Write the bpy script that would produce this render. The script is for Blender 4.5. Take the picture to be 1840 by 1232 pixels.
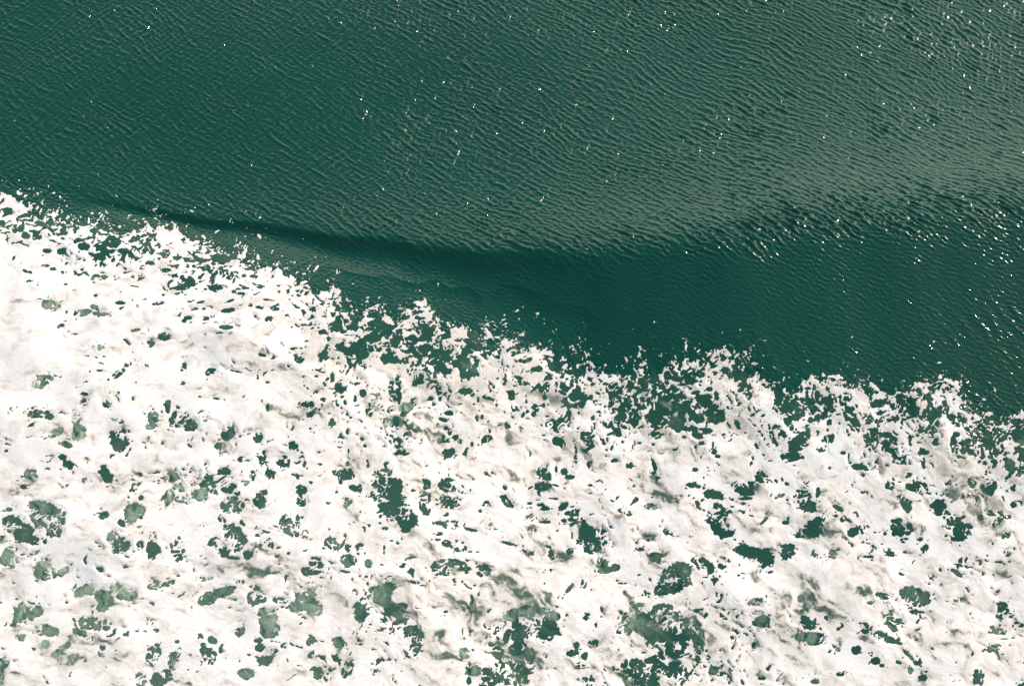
import bpy, math, random
import numpy as np

for o in list(bpy.data.objects):
    bpy.data.objects.remove(o)
scene = bpy.context.scene
R = math.radians

# ---------------------------------------------------------------- camera
H = 38.0            # height above the sea, metres
PITCH = R(58)       # looking down below the horizon
cam_d = bpy.data.cameras.new('camera')
cam_d.lens = 50.0; cam_d.sensor_width = 36.0
cam_d.clip_start = 0.5; cam_d.clip_end = 20000
cam = bpy.data.objects.new('camera', cam_d)
cam.location = (0, 0, H)
cam.rotation_euler = (math.pi / 2 - PITCH, 0, 0)
scene.collection.objects.link(cam)
scene.camera = cam

# ---------------------------------------------------------------- sky and sun
SUN_EL, SUN_AZ = R(41), R(50)      # azimuth clockwise from +Y (seaward)
SKY_STRENGTH = 0.15
ADDED_CLOUD_TOP = 0.50                 # sine of the bank's top elevation
ADDED_CLOUD = (10.0, 9.9, 8.5, 1)  # colour of the added cloud bank
SUN_STRENGTH = 1.65
w = bpy.data.worlds.new('World'); scene.world = w; w.use_nodes = True
nt = w.node_tree; nt.nodes.clear()
sky = nt.nodes.new('ShaderNodeTexSky'); sky.sky_type = 'NISHITA'
sky.sun_disc = False
sky.sun_elevation = SUN_EL; sky.sun_rotation = SUN_AZ
sky.air_density = 1.7; sky.dust_density = 1.2; sky.ozone_density = 1.0; sky.altitude = 0
tint = nt.nodes.new('ShaderNodeMix'); tint.data_type = 'RGBA'; tint.blend_type = 'MULTIPLY'
tint.inputs[0].default_value = 1.0
tint.inputs[7].default_value = (0.84, 0.83, 0.66, 1)      # warm film balance, hazy sky
bg = nt.nodes.new('ShaderNodeBackground'); bg.inputs['Strength'].default_value = SKY_STRENGTH
out = nt.nodes.new('ShaderNodeOutputWorld')
nt.links.new(sky.outputs[0], tint.inputs[6])
# unseen bright cloud bank, added low on the seaward side to brighten the water's reflections
def wnode(t, **kw):
    n = nt.nodes.new(t)
    for k, v in kw.items(): setattr(n, k, v)
    return n
tc = wnode('ShaderNodeTexCoord'); sep = wnode('ShaderNodeSeparateXYZ')
nt.links.new(tc.outputs['Generated'], sep.inputs[0])
cn = wnode('ShaderNodeTexNoise'); cn.inputs['Scale'].default_value = 3.5; cn.inputs['Detail'].default_value = 6
nt.links.new(tc.outputs['Generated'], cn.inputs['Vector'])
el = wnode('ShaderNodeMath', operation='MULTIPLY_ADD'); el.inputs[1].default_value = -0.30; nt.links.new(cn.outputs[0], el.inputs[0]); nt.links.new(sep.outputs['Z'], el.inputs[2])
top = wnode('ShaderNodeMapRange', interpolation_type='SMOOTHSTEP')
top.inputs['From Min'].default_value = ADDED_CLOUD_TOP - 0.15; top.inputs['From Max'].default_value = ADDED_CLOUD_TOP - 0.15 + 0.13
top.inputs['To Min'].default_value = 1.0; top.inputs['To Max'].default_value = 0.0
dt_ = wnode('ShaderNodeVectorMath', operation='DOT_PRODUCT'); dt_.inputs[1].default_value = (0.64, 0.77, 0.0)
nt.links.new(tc.outputs['Generated'], dt_.inputs[0])
side = wnode('ShaderNodeMapRange', interpolation_type='SMOOTHSTEP'); side.inputs['From Min'].default_value = 0.15; side.inputs['From Max'].default_value = 1.0
nt.links.new(dt_.outputs['Value'], side.inputs['Value'])
el2 = wnode('ShaderNodeMath', operation='MULTIPLY_ADD'); el2.inputs[1].default_value = -0.09      # added bank raised sunward for paler reflections there
nt.links.new(side.outputs[0], el2.inputs[0]); nt.links.new(el.outputs[0], el2.inputs[2]); nt.links.new(el2.outputs[0], top.inputs['Value'])
fac = wnode('ShaderNodeMath', operation='MULTIPLY'); nt.links.new(top.outputs[0], fac.inputs[0]); nt.links.new(side.outputs[0], fac.inputs[1])
cl = wnode('ShaderNodeMix', data_type='RGBA'); cl.inputs[7].default_value = ADDED_CLOUD
nt.links.new(fac.outputs[0], cl.inputs[0]); nt.links.new(tint.outputs[2], cl.inputs[6]); nt.links.new(cl.outputs[2], bg.inputs['Color'])
nt.links.new(bg.outputs[0], out.inputs['Surface'])

sd = bpy.data.lights.new('sun', 'SUN'); sd.energy = SUN_STRENGTH; sd.angle = R(0.55)
sd.color = (1.0, 0.872, 0.835)
sun = bpy.data.objects.new('sun', sd)
sun.rotation_euler = (math.pi / 2 - SUN_EL, 0, -SUN_AZ + math.pi)
scene.collection.objects.link(sun)

scene.view_settings.view_transform = 'Standard'
scene.view_settings.look = 'None'
scene.view_settings.exposure = 0.68
scene.view_settings.gamma = 1.0
scene.render.engine = 'CYCLES'
scene.render.resolution_x = 1024; scene.render.resolution_y = 685

# ---------------------------------------------------------------- noise tools
rng = np.random.default_rng(7)
f32 = np.float32

def spectrum_noise(n, fn, seed):
    """tileable n x n noise whose amplitude spectrum is fn(kx, ky) in cycles per tile, unit variance"""
    r = np.random.default_rng(seed)
    g = np.fft.rfft2(r.standard_normal((n, n)).astype(f32))
    kx = np.fft.rfftfreq(n, 1.0 / n)[None, :]; ky = np.fft.fftfreq(n, 1.0 / n)[:, None]
    a = fn(kx, ky); a[0, 0] = 0
    o = np.fft.irfft2(g * a, s=(n, n))
    return (o / o.std()).astype(f32)

def sample(tex, x, y):
    """bilinear, wrapping lookup; x, y in texels"""
    n = tex.shape[0]
    xi = np.floor(x); yi = np.floor(y)
    fx = (x - xi).astype(f32); fy = (y - yi).astype(f32)
    xi = xi.astype(np.int64) % n; yi = yi.astype(np.int64) % n
    x1 = (xi + 1) % n; y1 = (yi + 1) % n
    return ((tex[yi, xi] * (1 - fx) + tex[yi, x1] * fx) * (1 - fy)
            + (tex[y1, xi] * (1 - fx) + tex[y1, x1] * fx) * fy)

def band(k0, k1, beta):
    def fn(kx, ky):
        k = np.sqrt(kx * kx + ky * ky) + 1e-6
        return np.where((k >= k0) & (k <= k1), k ** (-beta), 0.0)
    return fn

FBM = [spectrum_noise(1024, band(8, 420, 1.55), 11 + i) for i in range(4)]
FBS = [spectrum_noise(1024, band(8, 300, 2.25), 71 + i) for i in range(3)]
SMO = [spectrum_noise(512, band(5, 26, 1.3), 31 + i) for i in range(4)]

def fbm(x, y, feat, i=0, ox=0.0, oy=0.0, ang=0.0, stretch=1.0):
    """rough noise with largest features about 'feat' units wide, drawn out along ang"""
    if ang or stretch != 1.0:
        c, s = math.cos(ang), math.sin(ang)
        x, y = (x * c + y * s) / stretch, (-x * s + y * c)
    k = 50.0 / feat
    return sample(FBM[i % 4], x * k + ox * 97.3, y * k + oy * 61.7)

def fbs(x, y, feat, i=0, ang=0.0, stretch=1.0):
    c, s = math.cos(ang), math.sin(ang)
    x, y = (x * c + y * s) / stretch, (-x * s + y * c)
    return sample(FBS[i % 3], x * 50.0 / feat + i * 331, y * 50.0 / feat + i * 173)

def smo(x, y, feat, i=0):
    k = 40.0 / feat
    return sample(SMO[i % 4], x * k + i * 37.7, y * k + i * 91.1)

def sstep(a, b, x):
    t = np.clip((x - a) / (b - a), 0, 1)
    return t * t * (3 - 2 * t)

# ---------------------------------------------------------------- the sea chart
# plan coordinates of the surveyed foam: u to the right, v towards the shore
FOC = 1840 * 50 / 36.0
cP, sP = math.cos(PITCH), math.sin(PITCH)
def to_chart(x, y, z):
    dz = z - H
    dep = np.maximum(y * cP - dz * sP, 4.0)
    return 920 + FOC * x / dep, 616 - FOC * (y * sP + dz * cP) / dep

def from_chart(u, v, z=0.0):
    a = (u - 920) / FOC; b = (616 - v) / FOC
    dx, dy, dz = a, cP + b * sP, -sP + b * cP
    t = (z - H) / dz
    return dx * t, dy * t




# traced openings in the foam: chart-sheet origin, sheet scale, then "x y rx ry [angle [milk]]"
SHEETS = [
 ((0, 300), 2.6215, """40 210 22 18;55 283 25 12;5 270 20 18;120 322 20 15;175 330 22 14;195 268 25 8 40;250 295 20 8;270 322 25 6 -20;
290 398 22 15;222 395 22 11;395 375 30 18;350 345 15 12 50;300 310 25 12;435 335 25 8;545 345 22 12;500 400 35 9 -15;575 398 22 9;325 458 20 14;
65 428 12 6 -60;90 355 18 5 -10;130 493 24 9 20;135 538 22 5;215 465 20 8;250 480 18 8;310 552 10 5;300 495 20 6;350 500 14 11;240 650 46 22 0 .45;
290 615 16 14 0 .2;390 685 44 17 -8 .4;470 665 50 12 10 .4;480 690 45 12 0 .4;515 695 18 13 0 .2;570 640 25 8;470 520 40 14 0 .15;585 480 13 7;585 496 12 7;450 605 10 7;
290 745 28 9 -30 .3;635 562 25 3 8;630 770 30 8 -10 .3;670 525 30 4 -25;715 555 12 4;780 487 26 9;780 410 22 20;835 425 22 14;830 465 25 6 -10;
820 513 28 6 12;855 570 50 11;855 597 35 9 0 .15;905 440 20 11;960 442 30 11 -10;965 478 28 14 -20;1010 505 20 8 -30;940 543 32 4 -24;935 520 12 8;
1020 573 32 18 10;1090 525 28 9 8;1110 498 25 8;1160 572 18 7;1130 595 40 7 5;1195 515 20 8;1085 630 20 7 -20;1075 675 36 11 -8;940 640 28 8 -24;
960 668 10 6;985 710 30 9 -18;1105 730 14 7;1065 755 35 11 0 .1;1025 780 28 6;970 785 12 4 -40;745 642 28 8 -10;860 710 18 11;890 710 15 10;
1260 665 58 10 5;1265 715 18 15;1260 625 20 5;775 798 28 19 0 .15;710 832 19 15 0 .15;460 850 30 14 0 .5;430 892 38 4 8;350 787 18 5;
145 825 18 4;560 970 42 14 -38 .1;620 925 34 11 -20 .1;690 935 12 7 50;470 958 16 5;865 943 13 22 20;990 965 26 17 -25;1100 960 42 5 12;
1215 990 6 25;215 1000 38 20 0 .6;180 1020 36 20 0 .6;60 1155 24 20 0 .4;165 1155 46 26 0 .15;225 1170 28 17 30 .1;395 1070 20 10;395 1115 15 20;
505 1115 24 21 0 .2;550 1090 14 20;790 1118 14 22 0 .15;835 1130 14 9;830 1155 13 8;720 1180 34 28 0 .3;830 1190 36 28 20 .05;880 1168 14 18;905 1205 26 24 0 .1;
685 1158 12 9;540 1190 18 10 0 .4;570 1200 13 13;360 1190 24 28 0 .7;1410 900 22 22;1385 855 18 6;1235 885 22 8 18;1500 745 12 7;1520 775 18 13;
1590 755 28 7;1650 725 12 28;1680 700 30 30;1760 690 30 20;1800 760 50 24;1550 840 14 26 25;1620 855 58 14 5;1700 860 30 20;1520 890 24 18;1605 1035 28 23;
1530 1020 7 12;1490 985 12 6;1440 1120 34 18 5;1460 1165 18 12 -30;1490 1145 15 9;1520 1093 14 7;1260 1130 8 13;1020 1090 20 5 10;1710 1065 16 18;
1690 995 15 8;1780 1080 13 20;1740 1150 20 26 0 .05;1365 1200 18 16;1560 1200 10 20 20;560 1065 12 10"""),
 ((500, 520), 4.08, """555 250 36 58;700 250 50 26;600 140 60 20;470 150 60 14;720 190 50 20;880 230 26 18;960 290 34 13 -12;1045 278 22 9;310 185 50 9 12;
650 292 42 14;420 282 42 13;325 312 30 22;290 262 12 10;515 335 35 6;820 325 36 17;1060 355 26 30 20;620 378 38 20 -15;700 350 40 26 25;770 370 40 46 10;
740 440 20 18;860 270 24 9;915 215 50 18 -20;1040 210 40 10;1190 370 42 42;1240 340 30 20;1170 460 52 22;1230 470 30 40;1210 410 40 30;110 435 26 10;
380 410 18 30 10;345 460 44 20 -35;480 440 90 18 5;545 440 20 40;580 470 20 22;165 480 26 22;190 510 16 14;310 520 18 16;360 505 26 8 -40;
810 500 62 40 -15;850 520 40 24;830 470 28 22;925 525 34 24 -25;975 540 22 12;970 490 18 10;1320 375 22 9;1380 530 34 50 20;1400 560 60 30 30 .15;
1370 620 30 34;855 720 46 74 5;870 780 36 40;885 830 10 18;1020 660 34 50 30;1045 680 24 14;990 820 22 36;735 785 26 30 0 .4;625 760 26 30;455 715 44 34;465 670 22 10;
468 785 14 9;340 692 12 20;330 802 22 12;210 845 60 32 5;280 882 30 17;235 915 28 22 -20;190 705 8 8;595 650 18 10;540 678 20 8;1180 750 20 58 -12;1245 770 26 36 15;
1380 745 60 26;1420 765 18 22;1565 720 32 30;1710 775 26 40 -20;1660 660 28 8 25;1545 800 55 13 15;1600 840 10 20;1820 690 16 18;1740 885 28 12;
1680 997 28 16 30;1780 1015 16 9 40;1465 810 9 26;1250 905 32 16;930 900 40 18 -30;865 965 22 42;920 970 16 12;825 985 18 20;665 910 26 24;690 880 20 8 40;
770 885 12 8 40;830 885 12 8;755 850 14 18;800 975 44 36 0 .5;940 860 44 30 0 .45;85 1000 26 34 -40;235 1020 12 10;260 1045 10 9;400 975 22 22 0 .1;725 1022 14 11;
850 1078 38 17 28;880 1115 24 14;885 1150 32 20;895 1190 46 20 -15;940 1205 30 10 -20;1210 955 34 15 20;1230 1015 18 16;1258 1040 18 26 25;1250 1105 50 15 -8;1300 1085 24 20 -40;
1330 1112 16 16;1210 1085 12 26;1240 1205 44 36;1275 1185 20 24;1525 1095 42 26 -30;1550 1030 11 24;1420 1135 12 20;1495 935 14 24;1475 880 8 16;
110 1145 40 26 30;440 1120 36 16;465 1170 20 14;615 1095 18 14 30;635 1145 18 14 30;1000 1030 30 14 40;740 1105 18 8 40;1690 1110 14 22 0 .4;300 1190 16 10;1085 575 14 16"""),
 ((900, 580), 4.08, """260 340 52 22 -10;390 335 62 26 10;560 360 60 28;345 425 30 50 20;310 450 30 22;190 440 20 16;75 530 22 40 -25;30 420 30 8 25;320 545 20 24;
480 590 50 16 30 .1;250 630 26 36;300 610 28 8;420 650 22 24;480 620 30 18 -10;340 685 18 6;45 755 24 18 25;150 770 16 8 40;430 875 56 30 25;
500 700 14 22;430 735 12 22 -30;470 715 14 7;495 750 10 8;360 745 12 8;650 410 22 14;720 380 22 40;780 350 30 30;610 535 16 26;590 590 22 30 20;570 660 8 12;
530 520 20 22;500 530 24 6 -50;550 490 12 12;730 515 12 14;705 520 10 12;695 580 22 16;800 540 10 26;810 590 22 18;830 630 20 10;820 660 24 6 -20;
1130 390 28 24;1110 420 26 20;1060 465 22 14 20;1120 510 26 20;1180 470 12 20 -30;1180 520 24 12 20;1230 400 26 22;1290 540 18 34;1300 400 40 34;1370 400 26 24;
1270 480 8 14 -30;1360 380 34 40;1330 450 22 12;1425 510 34 12 -15;1445 545 18 26;1390 480 12 10;1560 380 30 24;1540 425 14 20;1530 485 26 18;1580 530 18 34 -15;
1640 530 18 14;1670 600 24 40 -12;1610 660 28 62 -22;1560 700 36 34;1540 640 22 60;1530 580 20 16;1745 465 34 46 -38;1710 420 20 24;1820 530 24 20;1745 595 10 16 -30;
1740 760 20 32 -15;1730 715 12 8;1750 290 34 24;1800 380 36 30;950 618 12 10;1040 615 36 18;1140 690 60 38 -15;1080 690 30 22;1160 650 30 40;990 665 12 12;
960 715 22 12 30;1130 790 42 44;1100 780 26 20;1280 740 62 62 0 .08;1270 670 30 26;1380 770 70 24;1480 790 74 26;1440 820 44 26 15;1410 690 40 34;1350 620 30 20;1210 600 44 14 25 .4;
1240 565 40 12 20;1630 840 12 30;1680 815 18 18;1560 940 24 18 25;1590 978 22 12;1555 890 7 24;1670 865 18 4;1470 880 20 14;1345 835 16 10;
675 745 18 56;780 740 36 28 20;860 800 26 34 -25;810 810 40 10 -20;880 878 12 8;640 830 60 22 -10;620 820 40 26;640 870 38 30;645 920 52 14 -30;750 880 16 8;775 930 10 10;
770 975 8 8;548 930 12 30 -12;550 1000 12 36;645 1040 14 26 -20;830 1010 28 16 -15;945 1045 24 24;990 1055 18 12;1000 1137 16 6;1125 1050 16 40 -15;1120 1100 22 12;1145 1133 26 9;
1420 1075 26 14;1520 1070 12 22 -35;1345 975 6 6;315 1115 58 52;310 1200 60 34;405 1080 12 38;460 1090 26 24;505 1130 40 18;400 1190 30 8 15;655 1190 20 10;
1370 1195 56 20 -20;1455 1198 40 12 10;1760 1190 56 44;1020 875 20 5;920 765 14 6 45"""),
 ((1390, 640), 4.08, """165 545 12 22;110 500 22 60 -35;165 555 26 10;70 560 24 14 40;30 520 30 16;130 460 24 20 -30;180 460 8 24;270 460 16 18;215 465 12 8;
245 290 16 36;320 290 20 40;210 320 24 18;290 400 22 30;330 390 28 16 20;375 365 18 40 -28;370 425 20 22;265 375 16 9;395 237 16 14;425 285 12 14;437 317 10 8;490 270 16 14;
500 290 40 18 -10;540 300 34 30;500 345 16 30 -30;380 160 18 12;250 235 26 10;120 340 70 50;50 330 50 34;80 390 40 24;560 200 60 40;480 200 20 30;20 260 14 20;
410 485 24 24;395 540 10 14;320 555 24 16 30;400 600 42 34 15;350 620 18 14;350 682 40 16;385 658 12 8;190 605 36 24 -20;150 660 36 44 15;180 680 30 20;130 750 76 22 -12;
10 745 14 7;580 465 26 12 -15;600 452 14 6;730 320 30 56;690 260 26 20;780 340 36 30;830 330 26 24;780 390 14 11;860 260 40 24;870 370 16 28;
930 290 30 18;1010 330 30 40 -30;1040 400 30 34;1040 250 28 10;1030 440 30 8 -15;1160 310 40 50 -10;1160 235 30 18;1125 435 24 36;1170 520 28 40 -10;1130 400 26 10 30;
1245 335 20 16;1268 385 18 16;1310 450 24 28;1370 450 22 34 10;1340 500 44 16 25;1400 370 38 24 15;1450 390 44 20;1290 255 20 12;1230 290 12 8;1470 550 56 38 10;1550 560 50 46 10;
1590 600 50 36;1640 560 46 36;1700 590 34 30;1560 470 50 34;1620 470 40 46;1700 430 46 50;1650 380 60 50;1760 340 50 60;1780 480 44 30;1740 560 24 20;1660 670 24 44;1620 700 42 30;
1690 680 18 24;1530 700 14 36 -10;1590 740 18 12;1440 700 12 30;1360 700 56 40 20 .1;1320 640 26 60;1400 640 36 30;1340 570 30 20;1430 640 14 26;1470 630 10 14;
1610 800 24 22 30;1525 780 34 16 25;1735 800 38 46 -25 .1;1710 760 14 22;1815 850 36 14;1810 630 22 20 0 .2;1805 750 16 8 20;1815 820 18 12;1810 690 10 6;
510 707 20 13;555 740 11 32;560 780 14 10;625 808 56 24 5;680 830 20 9;680 600 24 30 -15;725 570 12 26 -35;712 672 30 24 25;690 655 18 10;760 610 8 18;
820 580 10 14;870 590 24 10 35;895 610 12 20;940 645 18 10 -30;1000 640 12 22 -40;1000 598 14 10;1060 630 8 6;1185 635 20 20 -40;1105 710 28 12;1095 775 16 32;
985 727 20 8;755 755 14 16;1000 860 24 9 12;640 870 8 4;410 820 12 12;100 935 16 12;240 970 16 20;230 925 16 7 30;320 1010 16 26;230 1020 50 28 10;180 985 18 12;
240 1090 72 44 15 .05;60 1020 16 10;480 1115 40 14 32;460 1170 12 22 -35;530 1190 30 10 40;370 1180 12 20;625 995 38 13 10;575 945 8 12;810 900 24 10 30;865 945 22 34 20;
970 1075 24 56 -35;930 1030 14 26;1050 950 86 34 5;1105 1000 38 8;1075 1058 20 5;1285 1020 22 10 -15;1350 960 8 6;1210 1110 60 46 25;1200 1060 20 14;1240 1070 12 16;
1250 1160 56 22 20;1310 1200 54 30 10;1445 935 36 18 50;1590 960 48 44;1560 940 30 20;1500 890 20 8 -10;1540 855 20 8;1340 770 24 8 15;1480 980 8 8;1765 955 20 34 15;1800 935 16 6;
1770 1085 28 16 -10;1800 1065 26 8 -35;1815 1075 20 20;1580 1145 44 18 10;1520 1180 16 26;1650 1190 36 12 -30;1720 1170 22 12;90 1218 30 12;290 1218 40 22;650 1222 18 8;910 1210 50 26;1325 1160 12 8"""),
 ((0, 762), 2.6215, """30 400 26 12 0 .15;50 470 46 40 0 .08;110 510 50 42 -20 .1;150 545 34 22;210 430 68 62 20 .3;270 440 40 40 0 .25;255 505 30 30 -40 .15;170 385 44 26 20 .35;10 535 10 22;
212 553 10 12;60 590 40 16 0 .35;45 635 46 36 20 .5;165 605 28 10 -15 .3;215 680 48 56 20 .6;290 700 40 16 -35 .6;395 785 52 26 -10 .6;495 820 42 46 -30 .4;480 860 30 20 0 .35;
130 880 68 48 -15 .35;5 990 ;60 945 14 7;430 940 58 30 5 .25;500 945 24 26 0 .2;380 980 40 14 15 .25;220 970 60 26 10 .3;110 1000 26 20 0 .4;215 1035 20 20 0 .6;
290 1060 54 16 -40 .6;480 1078 18 18 0 .35;15 1130 24 38 0 .5;5 1190 16 40 0 .5;725 1080 34 56 18 .08;830 1085 24 20 0 .1;760 1195 56 36 -25 .05;660 1200 30 30 0 .3;
820 1120 26 40 0 .3;560 80 44 50 20 .08;520 45 18 20 0 .1;570 60 30 40 0 .1;260 40 40 18 -25 .5;370 35 34 40 0 .7;310 95 34 14 20 .3;245 152 12 9;295 155 20 14;320 192 24 22;285 215 6 8;
415 165 12 24 -10 .2;500 235 24 50 -28;145 235 36 24 0 .4;410 265 26 13 0 .3;310 292 16 5 -40;340 225 10 7;110 295 14 10;630 315 18 16;660 235 12 9;665 345 12 12;
820 5 30 12 0 .1;900 10 34 22 0 .05;715 10 26 14 0 .4;1075 45 32 42 25 .1;1030 115 24 26 0 .1;1140 55 18 6 -15;1215 60 20 30 0 .1;1240 150 18 34 20;1190 240 12 26;1275 235 24 24;
1380 100 24 22;1335 178 32 27;1425 180 16 36 -10 .1;1405 240 12 18;1130 165 14 12 -30;970 190 10 10;895 105 12 8;765 88 8 8;810 122 10 5;800 250 40 24 0 .45;840 300 34 16 20 .5;800 318 26 14 -30 .5;
790 350 24 40 20 .4;860 350 36 20 0 .7;940 330 40 26 0 .5;925 250 22 16 30;960 280 24 22;990 290 28 60 -20 .1;1010 320 18 26;1055 220 30 18;1080 300 38 26;1115 325 18 16;1085 380 44 42 0 .1;
1130 385 20 24 -30;1225 365 34 36 20 .1;1250 320 14 12;1270 300 10 10;1160 275 16 14 0 .3;1420 310 28 24;1420 360 24 26;1615 235 48 34 0;1670 303 22 14 20;1600 275 14 12;
1635 370 22 26 -30 .2;1695 300 12 20;1765 330 24 20;1810 300 40 56;1810 410 30 36;1800 240 36 26;485 425 24 22 0 .25;630 415 50 42 -15 .35;655 482 14 7 0 .5;
525 525 28 18 -45 .4;570 570 44 34 -20 .08;660 570 18 24;720 595 32 44 0;720 530 18 24 0 .15;665 512 10 8;750 632 10 8;835 585 30 60 0;835 630 26 12;1010 555 30 24 0;1060 590 28 34;1110 540 44 66 -15 .05;
1090 490 40 20 10;1170 615 24 20;1100 628 34 9 8;1045 450 22 12 30;1215 485 14 8;1215 522 18 8;1255 565 34 26;1210 575 18 5;1365 480 46 38 20 .15;1410 445 18 34 15;1410 530 40 12 10 .2;
1330 450 10 26 30;1440 510 14 14;1345 650 24 4;1310 622 16 7;1365 608 14 8;1490 650 38 24 30;1460 700 36 30 30;1515 690 16 10;1465 745 18 4;1575 560 48 30 0 .15;1620 530 12 20;1640 580 20 14;1690 585 16 30;
1640 640 42 28 0 .2;1735 655 18 20 0 .2;1625 692 26 6 10;1725 715 12 9;1810 590 6 24;1355 722 18 18;1200 710 24 8 -10;1135 742 26 10;1195 765 20 9;1100 768 16 8;1280 700 40 6 -10 .2;
1210 815 46 32 -10 .15;1320 828 38 14 0 .1;1030 795 70 26 -15 .25;975 825 44 30 -5 .2;725 762 32 18 0 .25;795 750 34 13 -15 .1;1110 825 18 6;1085 862 10 5;840 713 9 6;985 725 26 9 -20 .4;
1440 820 54 36 0 .3;1400 860 40 24 0 .4;1480 870 40 30 0 .5;1270 950 50 54 0 .45;1260 880 44 22 0 .6;1705 890 30 46 -18 .08;1790 820 44 30 0 .15;1825 870 16 26;1130 975 24 20 -35 .2;1000 1015 22 20 0 .1;
960 1045 14 14;985 1090 36 34 20;1040 1060 10 18;930 1000 10 10;1215 1015 20 14;1225 1050 24 20;1250 1110 34 26 0 .05;1160 1175 36 26 0 .35;1470 1025 28 26 0 .15;1480 1080 32 16 0 .1;1595 1030 28 34 0 .2;
1590 1105 22 14;1635 1155 24 48 12;1540 1190 20 24;1500 1170 22 30 0 .2;1720 1020 12 18;1775 1170 20 16;705 930 20 16 20;735 970 14 10;690 975 18 6;835 1022 10 10;380 840 0 0;555 770 40 20 0 .6;600 800 50 26 0 .7"""),
 ((570, 762), 2.6215, """900 560 44 8 15;980 600 52 9 18;1105 615 12 40 -15;1090 685 20 7;1190 595 20 16;1085 575 16 6;1015 492 20 10 20;1080 460 22 8;1160 385 26 16 -35;1200 440 34 34;
1165 460 30 14 -10;1255 455 12 8;1310 545 62 60 20;1290 590 34 20;1255 505 22 40 10;1235 550 20 16;1240 520 ;1340 650 34 26 -20 .35;1370 685 50 14 -12 .25;1410 670 24 16;1190 770 30 10 -50 .1;
1255 740 14 30;1280 775 34 8 25 .1;1440 748 28 5;1550 800 20 5 -15;1690 730 72 62 -35 .1;1630 780 34 24 0 .1;1620 630 30 22 0 .15;1590 612 22 10;1520 588 22 10;1575 545 20 6;1555 525 18 4;1505 558 8 7;
1640 505 14 14 30;1685 520 22 8 20;1765 525 12 6 -30;1450 412 36 14 20;1390 345 6 6;1285 325 16 3;1055 378 22 9;1000 372 14 7;1000 432 18 12 -20;900 375 30 16 35;880 345 16 16;795 385 18 24 20;
770 408 10 8;560 365 16 14;620 370 52 32 15;610 295 46 22 15;610 262 30 12;510 380 34 48;500 345 20 10;515 280 24 28;605 425 16 10;690 320 24 6 20;340 300 70 56 0;390 350 34 20;290 330 30 34 30;330 385 44 24 -10;
400 410 50 44 -20;430 455 46 36 -20;420 490 26 20;330 430 20 12;325 230 40 22 0 .1;130 230 50 28 0;170 300 22 14 20;140 365 26 16 40 .1;320 490 16 8;290 465 12 6;810 480 24 18 0 .5;840 490 14 6;
640 475 50 22 8 .1;570 465 24 10;720 495 40 8 12;565 515 26 9;560 543 24 7;610 560 24 16 20;665 580 40 22 10 .1;740 600 34 4;590 675 58 38 -10 .1;650 648 50 14 8 .1;695 680 34 9 -5;780 690 36 30 15;805 690 16 16;
440 628 26 4 -10;400 660 16 16 30;445 690 14 14 30;455 742 28 9 10;495 758 14 4;380 560 8 6;350 548 10 4;315 585 6 18;685 738 8 4;640 0 0;
300 800 50 44 10 .35;260 820 34 30 0 .2;345 870 24 26 0;390 895 26 40 -30 .25;205 880 32 42 -10 .08;450 1035 46 60 10 .08;450 970 44 26 0 .1;435 1085 20 14;230 985 10 24;
370 935 18 10;605 882 12 7;1020 940 90 60 10 .08;960 985 44 36 -20 .1;1080 960 56 54 0 .06;1110 900 40 20 10 .35;1000 890 50 30 0 .4;940 890 60 24 -20 .55;950 1055 46 30 -10;840 1040 36 66 -28 .1;890 1000 18 40 15;
880 1170 56 60 10;950 1180 46 60 0;800 1180 26 34;730 1155 36 34 0 .25;690 1080 26 24 0 .4;800 1225 40 12;715 1205 12 20;1000 1090 24 40 0 .15;850 965 18 14;
1265 910 14 14;1220 1040 14 18;1235 1085 44 20 12;1200 1080 26 16;1240 1140 34 12;1220 1130 26 5 -20;1300 1025 24 12;1280 1210 34 26 0 .15;1200 1070 10 10;
1480 940 22 54 25 .4;1440 920 12 40 25 .4;1520 930 16 50 20 .35;1570 940 60 60 0 .2;1640 900 64 56 10 .2;1690 950 54 66 -25;1610 1010 60 54 0 .1;1680 1040 60 60 0;1750 960 40 26 40 .2;1790 1040 16 60 -20 .1;1800 1100 20 24;
1500 1170 58 54 30;1590 1140 50 60 0;1470 1130 22 18;1700 1180 54 46 10;1690 1130 34 14;1770 1160 14 24;1560 1220 50 16;1520 850 20 10 0 .3"""),
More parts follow.
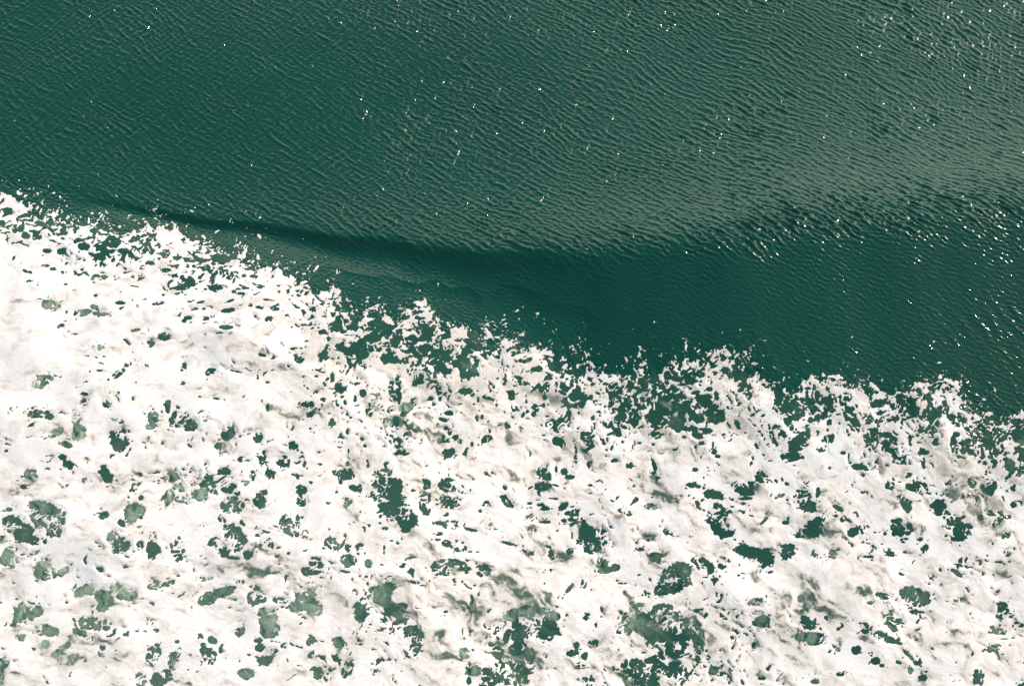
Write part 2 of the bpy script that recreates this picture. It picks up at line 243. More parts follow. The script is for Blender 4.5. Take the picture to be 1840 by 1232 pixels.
 ((1140, 762), 2.6215, """255 290 42 14 -15;310 295 26 9 15;215 335 18 7;375 330 46 22 5;330 385 52 26 20;390 430 56 52 40;400 480 44 44 30;440 515 32 20;480 552 34 12 5;
515 300 50 38 5;520 350 28 7;525 380 22 9 25;510 412 20 6 25;550 430 14 5 20;610 455 26 7 -45;600 250 38 24 45;715 278 8 8;460 388 10 5;
800 330 34 24;815 385 46 26 10;865 320 12 24;815 300 10 12;865 365 10 16;690 335 20 10 -20 .2;712 463 18 10;840 500 56 36 -15;870 470 30 34;780 520 26 14;960 395 30 10 30;945 430 22 8 40;1000 445 30 8 35;890 435 8 20;
540 600 82 30 10;620 640 36 50 -10;630 690 24 12 20;715 600 36 38;725 572 30 10;1055 505 52 24 -5;1080 490 26 30;1095 545 20 18;1115 590 26 18 -30;1100 622 28 8;1260 485 54 38 0;1275 548 24 14;1320 550 24 14;1350 540 10 14;
1180 515 8 8;1205 610 24 14 20;935 612 22 20 20 .3;850 618 28 12 20 .2;1055 320 30 9 8;1200 290 20 14;1180 262 14 8 20;1280 380 22 38 -32;1330 292 56 26 5;1365 325 26 6;
1430 390 38 24 30;1450 420 44 22 20;1500 455 36 20 5;1545 500 44 40 -10;1520 540 34 12;1470 485 24 6 20;1240 345 8 10;1480 335 14 10 -20;1630 440 14 18;1680 418 28 14 10;1715 455 26 14 -30;1700 475 16 10;1760 435 18 12;
1640 535 8 8;1755 525 20 14 -20;1750 598 12 10;1780 585 14 10;1690 560 8 8;1590 270 24 14 30;1670 295 38 36;1790 295 18 24 20;1795 375 26 16 -20;1690 0 ;1365 585 16 26 35;1340 675;
1570 648 60 26 -8;1500 650;1625 655 12 8 -20;1715 648 20 5;1765 648 8 5;1520 700 36 10 35 .1;1405 715 22 14 -10;1440 685 8 10;1420 745 30 6 15;1500 560 0 0;
330 655 ;330 665 52 28 32;290 640 26 14;450 645 36 8 28;415 670 24 12 20;445 697 18 10 10;378 730 18 10;335 720 14 4;490 710 8 6;185 720 74 56 -35 .1;130 780 36 26 -40 .1;220 690 50 40 0 .15;
120 635 36 20 -5 .15;90 615 20 10;25 588 22 10;80 547 24 6;65 525 24 4;145 508 14 14;190 522 24 8 15;268 525 12 6 -35;10 558 8 6;75 390 36 14 0 .5;50 800 22 6 -15;
575 835 46 18 -10 .4;580 885 30 12 0 .45;598 930 46 30 0 .2;785 820 16 18 0 .5;800 850 10 6;780 882 20 10 0 .3;810 935 46 26 20;735 910 6 6;830 1005 74 26 5 .35;860 1025 46 16 0 .2;840 990 26 10;
1090 800 14 24 -30 .2;1170 805 34 14 10;1105 835 20 12 30 .2;1320 800 66 34 10 .2;1350 840 44 20 -10 .2;1330 885 50 14 15;1215 930 54 34 30 .1;1190 900 24 26 0 .1;1090 945 34 12 15;1130 985 66 18 14 .08;1190 1010 40 16 20 .1;1240 1025 26 10 25;
1045 1065 20 22;1080 1078 16 8;1135 1113 22 18;1165 1135 12 9;958 1045 16 28 0 .3;1000 1155 20 12 -30;970 1175 18 10;1290 1085 44 8 45 .3;1345 1120 12 24;1300 1158 14 18 0 .3;1360 1190 24 16 -20;
1620 1190 24 38 0 .1;1650 1185;1530 825 34 12 0 .3;1735 870 34 40;1740 900 50 14;1720 970 42 28 0 .15;1810 950 26 20 10;1740 1010 24 4;1690 1055 54 16 -18 .1;1820 1215 16 22;700 1205 34 20 0 .4;850 1210 20 12 0 .2;
735 150 52 18 -10 0;700 165 14 14;0 1150 60 46 0;100 1150 50 48 0;200 1190 54 34 10;375 1180 24 40 0 .2;300 950 14 60 -25 .2;330 1060 14 60 -20 .1;240 960 30 60 -30;1420 940;1260 1180 0 0;570 1040 20 20 0 .4;600 1195 20 10"""),
]
# the lowest strip of the 500,520 and 900,580 sheets repeats in later ones: harmless, openings only join
HOLES = []
for (ox, oy), sc, txt in SHEETS:
    for ent in txt.replace('\n', '').split(';'):
        p = [float(a) for a in ent.split()]
        if len(p) < 4 or p[2] <= 0: continue
        ang = p[4] if len(p) > 4 else 0.0; milk = p[5] if len(p) > 5 else 0.0
        HOLES.append((ox + p[0] / sc, oy + p[1] / sc, p[2] / sc, p[3] / sc, math.radians(ang), milk))

EDGE = [(-900, 250), (-500, 290), (-200, 330), (0, 352), (40, 368), (90, 385), (150, 398), (200, 418), (250, 415), (300, 412), (340, 432), (380, 448),
        (430, 452), (470, 470), (500, 486), (540, 498), (580, 508), (612, 530), (630, 556), (650, 572), (680, 562), (730, 562), (780, 570),
        (820, 592), (860, 602), (910, 606), (950, 622), (985, 632), (1020, 650), (1060, 655), (1080, 648), (1115, 672), (1150, 660), (1195, 660),
        (1225, 668), (1260, 652), (1300, 648), (1345, 652), (1375, 664), (1395, 700), (1425, 722), (1440, 696), (1470, 676), (1500, 668),
        (1530, 690), (1560, 700), (1590, 720), (1625, 722), (1650, 694), (1670, 686), (1710, 700), (1740, 728), (1770, 742), (1800, 758),
        (1840, 752), (1950, 770), (2150, 800), (2500, 850), (3000, 900)]

# ---------------------------------------------------------------- foam survey raster
STEP = 1.0
U0, U1, V0, V1 = -420.0, 2260.0, 230.0, 1470.0
ru = np.arange(U0, U1, STEP, dtype=f32); rv = np.arange(V0, V1, STEP, dtype=f32)
RU, RV = np.meshgrid(ru, rv)
SH = RU.shape

def voronoi(x, y, cell, seed, jit=0.9, centre=False):
    """returns nearest distance, gap to the cell wall and a random number per cell"""
    n = 512
    r = np.random.default_rng(seed)
    jx = (0.5 + jit * (r.random((n, n)) - 0.5)).astype(f32); jy = (0.5 + jit * (r.random((n, n)) - 0.5)).astype(f32)
    jr = r.random((n, n)).astype(f32)
    gx = x / cell; gy = y / cell
    ix = np.floor(gx).astype(np.int32); iy = np.floor(gy).astype(np.int32)
    ccx = np.zeros(x.shape, f32); ccy = np.zeros(x.shape, f32)
    d1 = np.full(x.shape, 9, f32); d2 = np.full(x.shape, 9, f32); rid = np.zeros(x.shape, f32)
    for a in (-1, 0, 1):
        for b in (-1, 0, 1):
            cx = (ix + a) % n; cy = (iy + b) % n
            ex = ix + a + jx[cy, cx] - gx; ey = iy + b + jy[cy, cx] - gy
            d = np.hypot(ex, ey).astype(f32)
            near = d < d1
            if centre: ccx = np.where(near, ex, ccx); ccy = np.where(near, ey, ccy)
            d2 = np.where(near, d1, np.minimum(d2, d))
            rid = np.where(near, jr[cy, cx], rid)
            d1 = np.where(near, d, d1)
    if centre: return d1 * cell, (d2 - d1) * cell, rid, (ccx * cell).astype(f32), (ccy * cell).astype(f32)
    return d1 * cell, (d2 - d1) * cell, rid

# flow warp: streaks and cells bend
wa = fbm(RU, RV, 60, 0); wb = fbm(RU, RV, 60, 1)
fa = fbm(RU, RV, 16, 2); fb = fbm(RU, RV, 16, 3)
sa = fbs(RU, RV, 15, 1); sb_ = fbs(RU, RV, 15, 2)
WU = RU + 5.0 * fbs(RU, RV, 60, 0) + 2.0 * sa + 0.4 * fa; WV = RV + 5.0 * fbs(RU, RV, 60, 1) + 2.0 * sb_ + 0.4 * fb

edge_y = np.interp(RU, [p[0] for p in EDGE], [p[1] for p in EDGE]).astype(f32)
left = 1 - sstep(450, 720, RU)
fe = fbm(RU, RV, 8, 2, 9.1, 3.3)
below = RV - edge_y + 3.0 * fe + (12 * wa + 6 * fa) * (1 - 0.5 * left) + 3 * left * fb      # distance under the foam front

# openings traced from life: each takes in the whole bubbles-cells whose centre it covers
ac = fbm(RU, RV, 11, 0, 4, 9)
pd1, pg1, pr1, pcx, pcy = voronoi(RU + 3.0 * sa + 0.5 * ac, RV + 3.0 * sb_ + 0.5 * fe, 12.0, 301, 0.95, True)
qd1, qg1, qr1, qcx, qcy = voronoi(RU + 2.0 * sa + 0.4 * ac, RV + 2.0 * sb_ + 0.4 * fe, 6.0, 302, 0.95, True)
hole = np.full(SH, -30.0, f32); milk = np.zeros(SH, f32); milkw = np.zeros(SH, f32)
rad = fbs(RU, RV, 22, 1); rad2 = fbm(RU, RV, 9, 1, 1.3, 7.7)
for (hx, hy, rx, ry, an, mk) in HOLES:
    m = max(rx, ry) * 1.6 + 10
    i0, i1 = int((hy - m - V0) / STEP), int((hy + m - V0) / STEP) + 1
    j0, j1 = int((hx - m - U0) / STEP), int((hx + m - U0) / STEP) + 1
    i0 = max(i0, 0); j0 = max(j0, 0); i1 = min(i1, SH[0]); j1 = min(j1, SH[1])
    if i1 <= i0 or j1 <= j0: continue
    sl = (slice(i0, i1), slice(j0, j1))
    mr_ = min(rx, ry); k1 = 0.45 * min(max((mr_ - 6.0) / 5.0, 0), 1); k2 = 0.4 * min(max((mr_ - 2.5) / 2.5, 0), 1) * (1 - k1)
    x = RU[sl] + k1 * pcx[sl] + k2 * qcx[sl] - hx; y = RV[sl] + k1 * pcy[sl] + k2 * qcy[sl] - hy
    c, s = math.cos(an), math.sin(an)
    a = (x * c + y * s) / rx; b = (-x * s + y * c) / ry
    rr = (np.abs(a) ** 2.3 + np.abs(b) ** 2.3) ** (1 / 2.3)
    d = (1.02 - rr + 0.05 * rad[sl] + 0.02 * rad2[sl]) * min(rx, ry) ** 0.8 * max(rx, ry) ** 0.2
    hole[sl] = np.maximum(hole[sl], d)
    ww = sstep(1.5, 0.6, rr)
    if mk > 0:
        milk[sl] = np.maximum(milk[sl], mk * ww)

# porosity of the lace
bpos = np.maximum(below, 0)
por = (0.48 * np.exp(-bpos / 45.0) + 0.40 * np.exp(-bpos / 16.0)) * left + 0.36 * np.exp(-((bpos - 50) / 48.0) ** 2) * (1 - left) + 0.10 * np.exp(-bpos / 12.0) + 0.03
def blob(cx, cy, sx, sy, a, an=0.0):
    c, s = math.cos(an), math.sin(an)
    x = RU - cx; y = RV - cy
    return a * np.exp(-(((x * c + y * s) / sx) ** 2 + ((-x * s + y * c) / sy) ** 2))
for b in [(720, 640, 120, 80, .32), (860, 640, 80, 40, .15), (1250, 720, 150, 70, .30), (1400, 730, 60, 70, .35), (1750, 800, 110, 70, .40), (1600, 770, 90, 40, .15),
          (700, 780, 80, 90, .10), (1100, 770, 120, 50, .10), (390, 870, 60, 50, .10), (560, 1110, 90, 60, .12), (690, 1100, 60, 60, .12), (620, 1170, 120, 40, .10), (840, 1140, 90, 70, .10),
          (1200, 1180, 120, 50, .14), (1290, 1120, 60, 80, .14), (330, 445, 130, 26, .20), (180, 430, 120, 26, .10), (1690, 1150, 120, 60, .02),
          (60, 600, 260, 120, -.04), (1330, 1020, 250, 60, -.03)]:
    por = por + blob(*b)
lac = fbm(RU, RV, 90, 2, 3.3, 1.1)
por = np.clip(por * (1 + 0.75 * lac), 0, 0.92)

sx = 1 + 0.55 * left                       # openings lie flatter on the left
c25 = math.cos(R(28)); s25 = math.sin(R(28))
X1 = (WU * c25 + WV * s25); Y1 = (-WU * s25 + WV * c25)
XA = np.where(left > 0.5, WU / 1.7, X1 * 0.88); YA = np.where(left > 0.5, WV * 1.15, Y1 * 1.12)
d1, g1, r1 = voronoi(XA, YA, 9.0, 101)
d2, g2, r2 = voronoi(XA + 400, YA + 90, 5.2, 102)
d3, g3, r3 = voronoi(XA * 0.9 + 70, YA + 300, 21.0, 103)
wall = 1.25 + 0.6 * sa
lace = np.maximum(np.minimum(np.where(r1 < por * 0.85, g1 * 0.5 - wall, -6), 7 - d1 * 1.0),
                  np.where(r2 < por * 0.62, g2 * 0.5 - 0.6 + 0.25 * sb_, -6))
lace = np.maximum(lace, np.where(r2 < 0.55 * sstep(0.5, 1.6, np.clip(blob(340, 862, 60, 34, 1.7) + blob(235, 800, 40, 30, 1.0), 0, 2)), g2 * 0.5 - 0.8, -6))
lace = np.maximum(lace, np.where(r3 < np.clip(por - 0.22, 0, 1) * 0.9, g3 * 0.5 - wall - 1.0, -6))
# clusters of pin holes round the traced openings
near = sstep(-12, -3, hole) * sstep(1, -1, hole)
lace = np.maximum(lace, np.where(r2 < 0.15 * near, np.minimum(g2 * 0.5 - 1.0, 2.6 - d2), -6))

# threads of foam crossing the openings
dt, gt, rt = voronoi(WU * 1.0 + 31 + 3 * fa, WV * 1.0 + 77 + 3 * fb, 19.0, 104)
thread = np.maximum(0.45 + 0.75 * fbs(RU, RV, 30, 0) - pg1 * 0.5, -0.75 + 0.9 * fbs(RU, RV, 24, 1) - qg1 * 0.5)            # >0 on a thread

holes = np.maximum(np.minimum(hole, -thread * 1.6), lace)
fleck = np.where(r2 > 0.975, 1.6 - d2, -6)                               # scraps afloat in the openings
holes = np.minimum(holes, np.where(hole > 2, -fleck, 9))

# front edge with scraps thrown ahead of it
dd, gd, rd = voronoi(WU + 11, WV * 1.15 + 55, 6.5, 105)
ds, gs, rs = voronoi(WU + 211, WV * 1.1 + 155, 12.5, 106)
clump = sstep(-0.9, 1.3, fbm(RU, RV, 34, 1, 5.0, 2.0))
pa = 1.0 * np.exp(-np.maximum(-below, 0) / 20.0) * (0.15 + 1.2 * clump)
scrap = np.where(rd < pa, (1.3 + 1.2 * rd / (pa + 0.02)) - dd, -6)
scrap = np.maximum(scrap, np.where(rs < pa * 0.5, 2.9 * (1 - rs) + 0.6 * fa - ds, -6))
scrap = np.where((below < 4) & (below > -75), scrap, -6)
front = below * 0.35
S = np.maximum(np.minimum(front, -holes), scrap).astype(f32)             # > 0 : foam

# look of the foam: thinner and greyish near its front; soft shading and overexposed left painted in
thin_shade = 0.30 * np.exp(-np.maximum(below, 0) / 60.0) * sstep(350, 800, RU) + 0.25 - 0.13 * left
dirR = fbm(WU, WV, 38, 0, 6, 2, R(34), 3.0); dirL = fbm(WU, WV, 38, 0, 6, 2, R(6), 3.0)
dr2 = fbm(WU, WV, 12, 2, 3, 5, R(38), 2.4); dl2 = fbm(WU, WV, 12, 2, 3, 5, R(8), 2.4)
flow = (dirR + 0.75 * dr2) * (1 - left) + (dirL + 0.75 * dl2) * left
thin_shade = thin_shade + 0.08 * fbs(RU, RV, 160, 2) + 0.20 * flow - 0.12 * sstep(500, 0, RU) * sstep(850, 600, RV)  # streaks of foam density and painted shading; upper left painted brighter
rim = np.exp(-np.maximum(S, 0) / 3.5) * sstep(-0.3, 1.6, fbm(RU, RV, 30, 1, 9, 4))
thin_shade = thin_shade + 0.40 * rim
thin_shade = thin_shade + blob(720, 640, 150, 90, .18) + blob(1180, 1110, 60, 60, .28) + blob(930, 1085, 70, 30, .35) + blob(360, 860, 70, 40, .25) \
       + blob(820, 700, 60, 50, .18) + blob(1200, 725, 70, 16, .6, R(25)) + blob(985, 712, 60, 12, .5, R(20)) + blob(700, 1080, 60, 40, .12) + blob(100, 1150, 120, 60, .22)
thin_shade = thin_shade + 0.35 * sstep(-14, -1, hole) * sstep(0.1, 0.5, milk) - 0.05
cap = 0.46 + 0.5 * sstep(60, 260, below) + 0.3 * (blob(1200, 725, 70, 16, 1, R(25)) + blob(985, 712, 60, 12, 1, R(20)))
thin_shade = np.minimum(np.clip(thin_shade, 0, 1), cap).astype(f32)
milk = np.clip(milk * (0.55 + 0.36 * fbm(WU, WV, 14, 1, 2, 2, R(60), 1.8)) + 0.10 * sstep(700, 1100, RV) * sstep(1100, 300, RU) + 0.03, 0, 1)
milk = (milk * sstep(-10, 30, below)).astype(f32)

def chart(F, u, v, fill=0.0):
    x = np.clip((u - U0) / STEP, 0, SH[1] - 1.001); y = np.clip((v - V0) / STEP, 0, SH[0] - 1.001)
    xi = x.astype(np.int32); yi = y.astype(np.int32); fx = x - xi; fy = y - yi
    return ((F[yi, xi] * (1 - fx) + F[yi, xi + 1] * fx) * (1 - fy) + (F[yi + 1, xi] * (1 - fx) + F[yi + 1, xi + 1] * fx) * fy)

# ---------------------------------------------------------------- plan grid, fine near the surf and coarse to the horizon
def grow(start, step, end, k=1.22):
    o = []; x = start
    while x < end:
        step *= k; x += step; o.append(x)
    return o
xs_in = np.arange(-20.6, 20.6, 0.025)
xr = grow(xs_in[-1], 0.0285, 9000)
xs = np.array([-a for a in xr][::-1] + list(xs_in) + xr)
ys_in = []; y = 11.3
while y < 41.5:
    ys_in.append(y); y += 0.0225 + 0.018 * (y - 11.3) / 30.0
ys = np.array([11.3 - (a) for a in grow(0, 0.0245, 9000)][::-1] + ys_in + grow(ys_in[-1], 0.044, 9000))
NX, NY = len(xs), len(ys)
X, Y = np.meshgrid(xs, ys)
print('grid', NX, NY, NX * NY)

# swell line, with its height and steepness along it
CREST = [(-900, 300), (-300, 318), (0, 326), (100, 340), (200, 360), (300, 379), (400, 395), (500, 409), (600, 421), (700, 430), (800, 436), (900, 441),
         (1000, 447), (1100, 449), (1200, 440), (1300, 426), (1400, 412), (1500, 400), (1650, 388), (1840, 376), (2300, 355), (3200, 340)]
CREST_H = [(-900, .04), (0, .10), (200, .12), (350, .18), (500, .27), (650, .44), (800, .62), (950, .88), (1100, 1.2), (1300, 1.5), (3200, 1.5)]
def hc(u): return float(np.interp(u, [a for a, _ in CREST_H], [b for _, b in CREST_H]))
cw = [from_chart(u, v, hc(u)) for u, v in CREST]
cu = [p[0] for p in CREST]
cx = np.array([c[0] for c in cw]); cy = np.array([c[1] for c in cw])
def smooth_line(px_, py_):
    t = np.arange(px_[0], px_[-1], 0.1); v = np.interp(t, px_, py_)
    k = np.hanning(15); k /= k.sum()
    return t, np.convolve(np.pad(v, 7, mode='edge'), k, mode='valid')
ct, cv = smooth_line(cx, cy)
yc = np.interp(X, ct, cv) + 0.07 * smo(X, Y * 0.2, 4.0, 1) + 0.010 * smo(X, Y * 0.2, 0.9, 2)
s = (Y - yc) * 0.97
def along(vals):      # value given per (chart u) control
    us = [a for a, _ in vals]; vv = [b for _, b in vals]
    ux = [np.interp(a, cu, cx) for a in us]
    return np.interp(X, ux, vv)
A = along(CREST_H)
LB = along([(-900, 1.2), (0, 1.0), (300, 1.1), (600, 1.8), (900, 2.8), (1400, 3.5), (3200, 3.7)])
LF = along([(-900, 1.2), (0, .6), (200, .12), (400, .16), (600, .30), (900, .72), (1050, 1.5), (1200, 3.6), (1500, 5.5), (3200, 6.0)])
rr_ = along([(-900, .6), (0, .4), (300, .04), (600, .07), (900, .14), (1100, .28), (1500, .45), (3200, .5)])
L = np.where(s > 0, LB, LF)
PF = along([(-900, 1.0), (100, 1.2), (250, 1.6), (900, 1.35), (1200, 1.0), (3200, 1.0)])
q_ = (np.sqrt(s * s + rr_ ** 2) - rr_) / L
swell = A * np.exp(-np.where(s > 0, q_ ** 1.25, q_ ** PF))
# left of the middle the sea rises again from the trough to the surf
RB = along([(-900, .9), (0, 1.0), (300, 1.05), (600, 1.05), (750, .85), (950, .45), (1150, .15), (1300, 0), (3200, 0)])
toe = along([(-900, 0), (200, .03), (400, .08), (600, .18), (900, .5), (3200, 1.0)])
swell = swell + RB * (1 - np.exp(-np.maximum(-s - toe, 0) ** 2 / (np.maximum(-s - toe, 0) + 0.15) / 3.0))
# second, low ridge in front of it
R2 = [(500, 480), (640, 492), (720, 512), (850, 512), (920, 524), (1000, 545), (1120, 575), (1250, 604)]
r2w = [from_chart(u, v, 0.3) for u, v in R2]
y2 = np.interp(X, [c[0] for c in r2w], [c[1] for c in r2w])
on2 = sstep(r2w[0][0], r2w[2][0], X) * (1 - sstep(r2w[4][0], r2w[7][0], X))
s2 = Y - y2 + 0.15 * smo(X, Y, 1.5, 2)
swell = swell + on2 * 0.085 * np.exp(-np.abs(s2) / np.where(s2 > 0, .9, .35))
# grey flat shoulder between swell and foam on the left leans seaward
# a gentle long swell everywhere
swell = swell + 0.055 * smo(X, Y, 16.0, 0) * sstep(-2, 6, s)

u_, v_ = to_chart(X, Y, swell)
inside = chart(below.astype(f32), u_, v_)
infoam = sstep(-40, 60, inside)
# broken water under the foam: lumps and hollows
lump = 0.045 * smo(X, Y, 3.2, 2) + 0.010 * smo(X * 1.0, Y, 1.2, 3)
base = swell + infoam * lump

# ---------------------------------------------------------------- wind ripples
LT, NT = 48.0, 2048
def ripple_tex(k_dir_deg, wl, spread_deg, seed, bw=0.42):
    kd = R(k_dir_deg)
    def fn(kx, ky):
        k = np.hypot(kx, ky) + 1e-6
        th = np.arctan2(ky, kx)
        dth = np.angle(np.exp(1j * (th - kd))); dth = np.minimum(np.abs(dth), np.abs(np.pi - np.abs(dth)))
        k0 = LT / wl
        return np.exp(-(np.log(k / k0) / bw) ** 2) * np.exp(-(dth / R(spread_deg)) ** 2) / np.sqrt(k)
    return spectrum_noise(NT, fn, seed)
def rip(tex, x, y, off=0.0):
    k = NT / LT
    return sample(tex, (x + off) * k, (y + off * 1.7) * k)
TA = ripple_tex(51, 0.25, 27, 201, .6)          # crests running down to the right
TB = ripple_tex(-28, 0.24, 30, 202, .6)         # crossing set
TC = ripple_tex(24, 0.46, 24, 203, .5)     # soft steep streaks on the front face
TD = ripple_tex(70, 0.15, 45, 204)          # fine chop
px = 0.10 * smo(X, Y, 5.0, 0); py = 0.10 * smo(X, Y, 5.0, 1)
ra = rip(TA, X + px, Y + py); rb = rip(TB, X + px, Y + py); rc = rip(TC, X, Y); rd_ = rip(TD, X, Y)
def peak(h, p=0.28):                           # sharper crests, flatter troughs
    return h + p * (h * h - 1)
gust = 1 + 0.15 * smo(X, Y, 7.0, 3) + 0.12 * smo(X, Y, 2.2, 0)
gust = np.clip(gust, 0.82, 1.35)
uright = sstep(-10, 14, X)
back = sstep(-0.9, 0.3, s + 0.12 * smo(X, Y, 2.0, 3))
face = 1 - back
toeL = along([(-900, 0), (200, 0), (450, .8), (1100, 1), (3200, 1)])
near_crest = np.exp(-((s - 0.05) / (1.0 + 0.3 * uright)) ** 2)
amp_a = 0.0070 * (0.70 + 0.55 * uright) * gust * (back * (1 + (0.65 + 0.3 * uright) * near_crest * toeL)  + 0.17 * face)
amp_b = 0.0068 * (1.0 - 0.25 * uright) * gust * (back + 0.10 * face)
patch = sstep(-0.3, 1.5, smo(X, Y, 5.0, 1))
amp_c = 0.0042 * (face * (0.32 + 0.30 * uright) * (0.2 + patch) * sstep(1.2, 4.0, -s) + 0.10 * back)
amp_d = 0.0029 * (back * 1.0 + 1.15 * face) * (1 + 1.3 * near_crest * (0.3 + 0.7 * uright)) * gust
shoulder = (1 - sstep(-3.5, 1.0, X)) * face
chop = shoulder * 0.0035 * rip(TB, X * 0.9, Y * 1.5, 3.3) + amp_a * peak(ra) + amp_b * peak(rb, .15) + amp_c * peak(rc, .2) + amp_d * rd_
dist = np.hypot(X, Y - 26)
fade = 1 - sstep(24, 60, dist)
z_w = base + chop * (1 - 0.65 * infoam) * fade

u_, v_ = to_chart(X, Y, base)
Sg = chart(S, u_, v_)
thin_shade_g = chart(thin_shade, u_, v_); milk_g = chart(milk, u_, v_)
under = chart(below.astype(f32), u_, v_)

# ---------------------------------------------------------------- meshes
def grid_mesh(name, co, faces):
    me = bpy.data.meshes.new(name)
    me.vertices.add(len(co)); me.vertices.foreach_set('co', co.astype(f32).ravel())
    nf = len(faces)
    me.loops.add(nf * 4); me.loops.foreach_set('vertex_index', faces.astype(np.int32).ravel())
    me.polygons.add(nf)
    me.polygons.foreach_set('loop_start', np.arange(0, nf * 4, 4, dtype=np.int32))
    me.polygons.foreach_set('use_smooth', np.ones(nf, bool))
    me.update(calc_edges=True)
    return me
def fattr(me, name, arr):
    a = me.attributes.new(name, 'FLOAT', 'POINT'); a.data.foreach_set('value', arr.astype(f32).ravel())

idx = np.arange(NX * NY).reshape(NY, NX)
quads = np.stack([idx[:-1, :-1], idx[:-1, 1:], idx[1:, 1:], idx[1:, :-1]], -1).reshape(-1, 4)
me = grid_mesh('sea_water', np.stack([X, Y, z_w], -1).reshape(-1, 3), quads)
fattr(me, 'milk', milk_g)
water = bpy.data.objects.new('water', me); scene.collection.objects.link(water)
water['kind'] = 'structure'

# foam: a skin a few centimetres thick, its rims dipping under the water surface
ft = np.clip(Sg / 5.0, -1, 1)
body = sstep(1.0, 16.0, Sg)
XA_ = X + 0.35 * smo(X, Y, 2.4, 0); YA_ = Y + 0.35 * smo(X, Y, 2.4, 1)
streakR = fbs(XA_, YA_, 1.3, 0, R(-42), 2.6)
streakL = fbs(XA_, YA_, 1.4, 1, R(-8), 2.4)
lf = 1 - sstep(-9, 0, X)
streak = streakL * lf + streakR * (1 - lf)
puff = fbs(XA_, YA_, 1.6, 2, 0.3, 1.2)
puff = puff + 0.9 * np.maximum(puff, 0) ** 2 * 0.5
fine = fbm(X, Y, 0.5, 3, 5, 1)
bump_amp = sstep(0, 60, under)
relief = (0.007 + 0.010 * bump_amp) * streak + 0.015 * bump_amp * puff + 0.003 * fine
z_f = base + 0.010 * ft + np.where(ft > 0, 0.006 * body + relief * (0.3 * sstep(0, 3, Sg) + 0.7 * body), 0) + np.where(ft <= 0, np.clip(Sg, -6, 0) * 0.006, 0)
z_f = np.where(ft > 0, np.maximum(z_f, z_w + 0.006 * np.clip(Sg, 0, 1)), np.minimum(z_f, z_w + 0.006 * Sg))
Sq = np.maximum(np.maximum(Sg[:-1, :-1], Sg[:-1, 1:]), np.maximum(Sg[1:, 1:], Sg[1:, :-1])).reshape(-1)
Yq = np.maximum(np.abs(X[:-1, :-1]), np.abs(Y[:-1, :-1] - 26)).reshape(-1)
fq = quads[(Sq > -0.6) & (Yq < 60)]
used = np.unique(fq); remap = np.full(NX * NY, -1, np.int64); remap[used] = np.arange(len(used))
co = np.stack([X, Y, z_f], -1).reshape(-1, 3)[used]
mf = grid_mesh('sea_foam', co, remap[fq])
fattr(mf, 'thin_shade', thin_shade_g.reshape(-1)[used])
foam = bpy.data.objects.new('sea_foam', mf); scene.collection.objects.link(foam)
foam['kind'] = 'stuff'
foam['label'] = 'white lacy sea foam full of dark green openings, spread over the water'
foam['category'] = 'foam'
print('foam verts', len(used))

# ---------------------------------------------------------------- materials
def new_mat(name):
    m = bpy.data.materials.new(name); m.use_nodes = True; m.node_tree.nodes.clear()
    return m, m.node_tree
def mix(nt, fac, a, b):
    n = nt.nodes.new('ShaderNodeMix'); n.data_type = 'RGBA'
    for sock, v in ((n.inputs[0], fac), (n.inputs[6], a), (n.inputs[7], b)):
        if hasattr(v, 'is_output'): nt.links.new(v, sock)
        else: sock.default_value = v
    return n.outputs[2]

m, nt = new_mat('green_sea_water')
o = nt.nodes.new('ShaderNodeOutputMaterial'); p = nt.nodes.new('ShaderNodeBsdfPrincipled')
at = nt.nodes.new('ShaderNodeAttribute'); at.attribute_name = 'milk'
geo = nt.nodes.new('ShaderNodeNewGeometry')
n1 = nt.nodes.new('ShaderNodeTexNoise'); n1.inputs['Scale'].default_value = 0.16; n1.inputs['Detail'].default_value = 3
nt.links.new(geo.outputs['Position'], n1.inputs['Vector'])
deep = mix(nt, n1.outputs[0], (0.0003, 0.040, 0.0275, 1), (0.0004, 0.056, 0.040, 1))
mr = nt.nodes.new('ShaderNodeMapRange'); mr.inputs['From Max'].default_value = 1.0
nt.links.new(at.outputs['Fac'], mr.inputs['Value'])
col = mix(nt, mr.outputs[0], deep, (0.42, 0.50, 0.38, 1))
nt.links.new(col, p.inputs['Base Color'])
p.inputs['Roughness'].default_value = 0.06; p.inputs['IOR'].default_value = 1.333
n2 = nt.nodes.new('ShaderNodeTexNoise'); n2.inputs['Scale'].default_value = 9.0; n2.inputs['Detail'].default_value = 4
n2.inputs['Roughness'].default_value = 0.6
nt.links.new(geo.outputs['Position'], n2.inputs['Vector'])
b = nt.nodes.new('ShaderNodeBump'); b.inputs['Strength'].default_value = 1.0; b.inputs['Distance'].default_value = 0.006
nt.links.new(n2.outputs[0], b.inputs['Height']); nt.links.new(b.outputs[0], p.inputs['Normal'])
nt.links.new(p.outputs[0], o.inputs['Surface'])
water.data.materials.append(m)

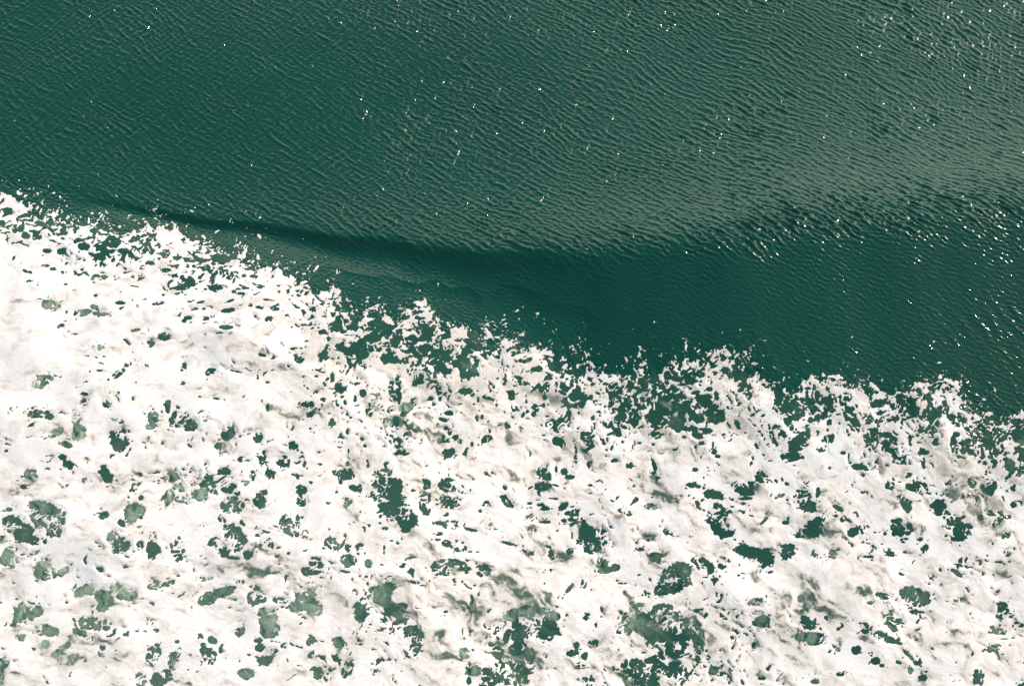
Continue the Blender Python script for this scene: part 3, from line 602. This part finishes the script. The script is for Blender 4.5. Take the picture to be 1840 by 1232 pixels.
m, nt = new_mat('white_foam')
o = nt.nodes.new('ShaderNodeOutputMaterial'); p = nt.nodes.new('ShaderNodeBsdfPrincipled')
at = nt.nodes.new('ShaderNodeAttribute'); at.attribute_name = 'thin_shade'
geo = nt.nodes.new('ShaderNodeNewGeometry')
n1 = nt.nodes.new('ShaderNodeTexNoise'); n1.inputs['Scale'].default_value = 3.0; n1.inputs['Detail'].default_value = 8; n1.inputs['Roughness'].default_value = 0.65
nt.links.new(geo.outputs['Position'], n1.inputs['Vector'])
ad = nt.nodes.new('ShaderNodeMath'); ad.operation = 'MULTIPLY_ADD'
nt.links.new(n1.outputs[0], ad.inputs[0]); ad.inputs[1].default_value = 0.5; 
sb = nt.nodes.new('ShaderNodeMath'); sb.operation = 'SUBTRACT'; sb.inputs[1].default_value = 0.25
nt.links.new(at.outputs['Fac'], sb.inputs[0]); nt.links.new(sb.outputs[0], ad.inputs[2])
ad.use_clamp = True
cr = nt.nodes.new('ShaderNodeValToRGB')
e = cr.color_ramp.elements
e[0].position = 0.0; e[0].color = (0.82, 0.750, 0.740, 1)
e[1].position = 1.0; e[1].color = (0.34, 0.38, 0.32, 1)
k = e.new(0.35); k.color = (0.70, 0.615, 0.58, 1)  # beige for thinner foam and for the painted soft shading
k = e.new(0.65); k.color = (0.58, 0.53, 0.48, 1)
nt.links.new(ad.outputs[0], cr.inputs[0]); nt.links.new(cr.outputs[0], p.inputs['Base Color'])
p.inputs['Roughness'].default_value = 0.75
p.inputs['Specular IOR Level'].default_value = 0.25
n2 = nt.nodes.new('ShaderNodeTexNoise'); n2.inputs['Scale'].default_value = 14.0; n2.inputs['Detail'].default_value = 6; n2.inputs['Roughness'].default_value = 0.7
nt.links.new(geo.outputs['Position'], n2.inputs['Vector'])
b = nt.nodes.new('ShaderNodeBump'); b.inputs['Strength'].default_value = 0.6; b.inputs['Distance'].default_value = 0.02
nt.links.new(n2.outputs[0], b.inputs['Height']); nt.links.new(b.outputs[0], p.inputs['Normal'])
al = nt.nodes.new('ShaderNodeMapRange'); al.interpolation_type = 'SMOOTHSTEP'
al.inputs['From Min'].default_value = 0.42; al.inputs['From Max'].default_value = 0.95
al.inputs['To Min'].default_value = 1.0; al.inputs['To Max'].default_value = 0.15
nt.links.new(ad.outputs[0], al.inputs['Value']); nt.links.new(al.outputs[0], p.inputs['Alpha'])
nt.links.new(p.outputs[0], o.inputs['Surface'])
foam.data.materials.append(m)
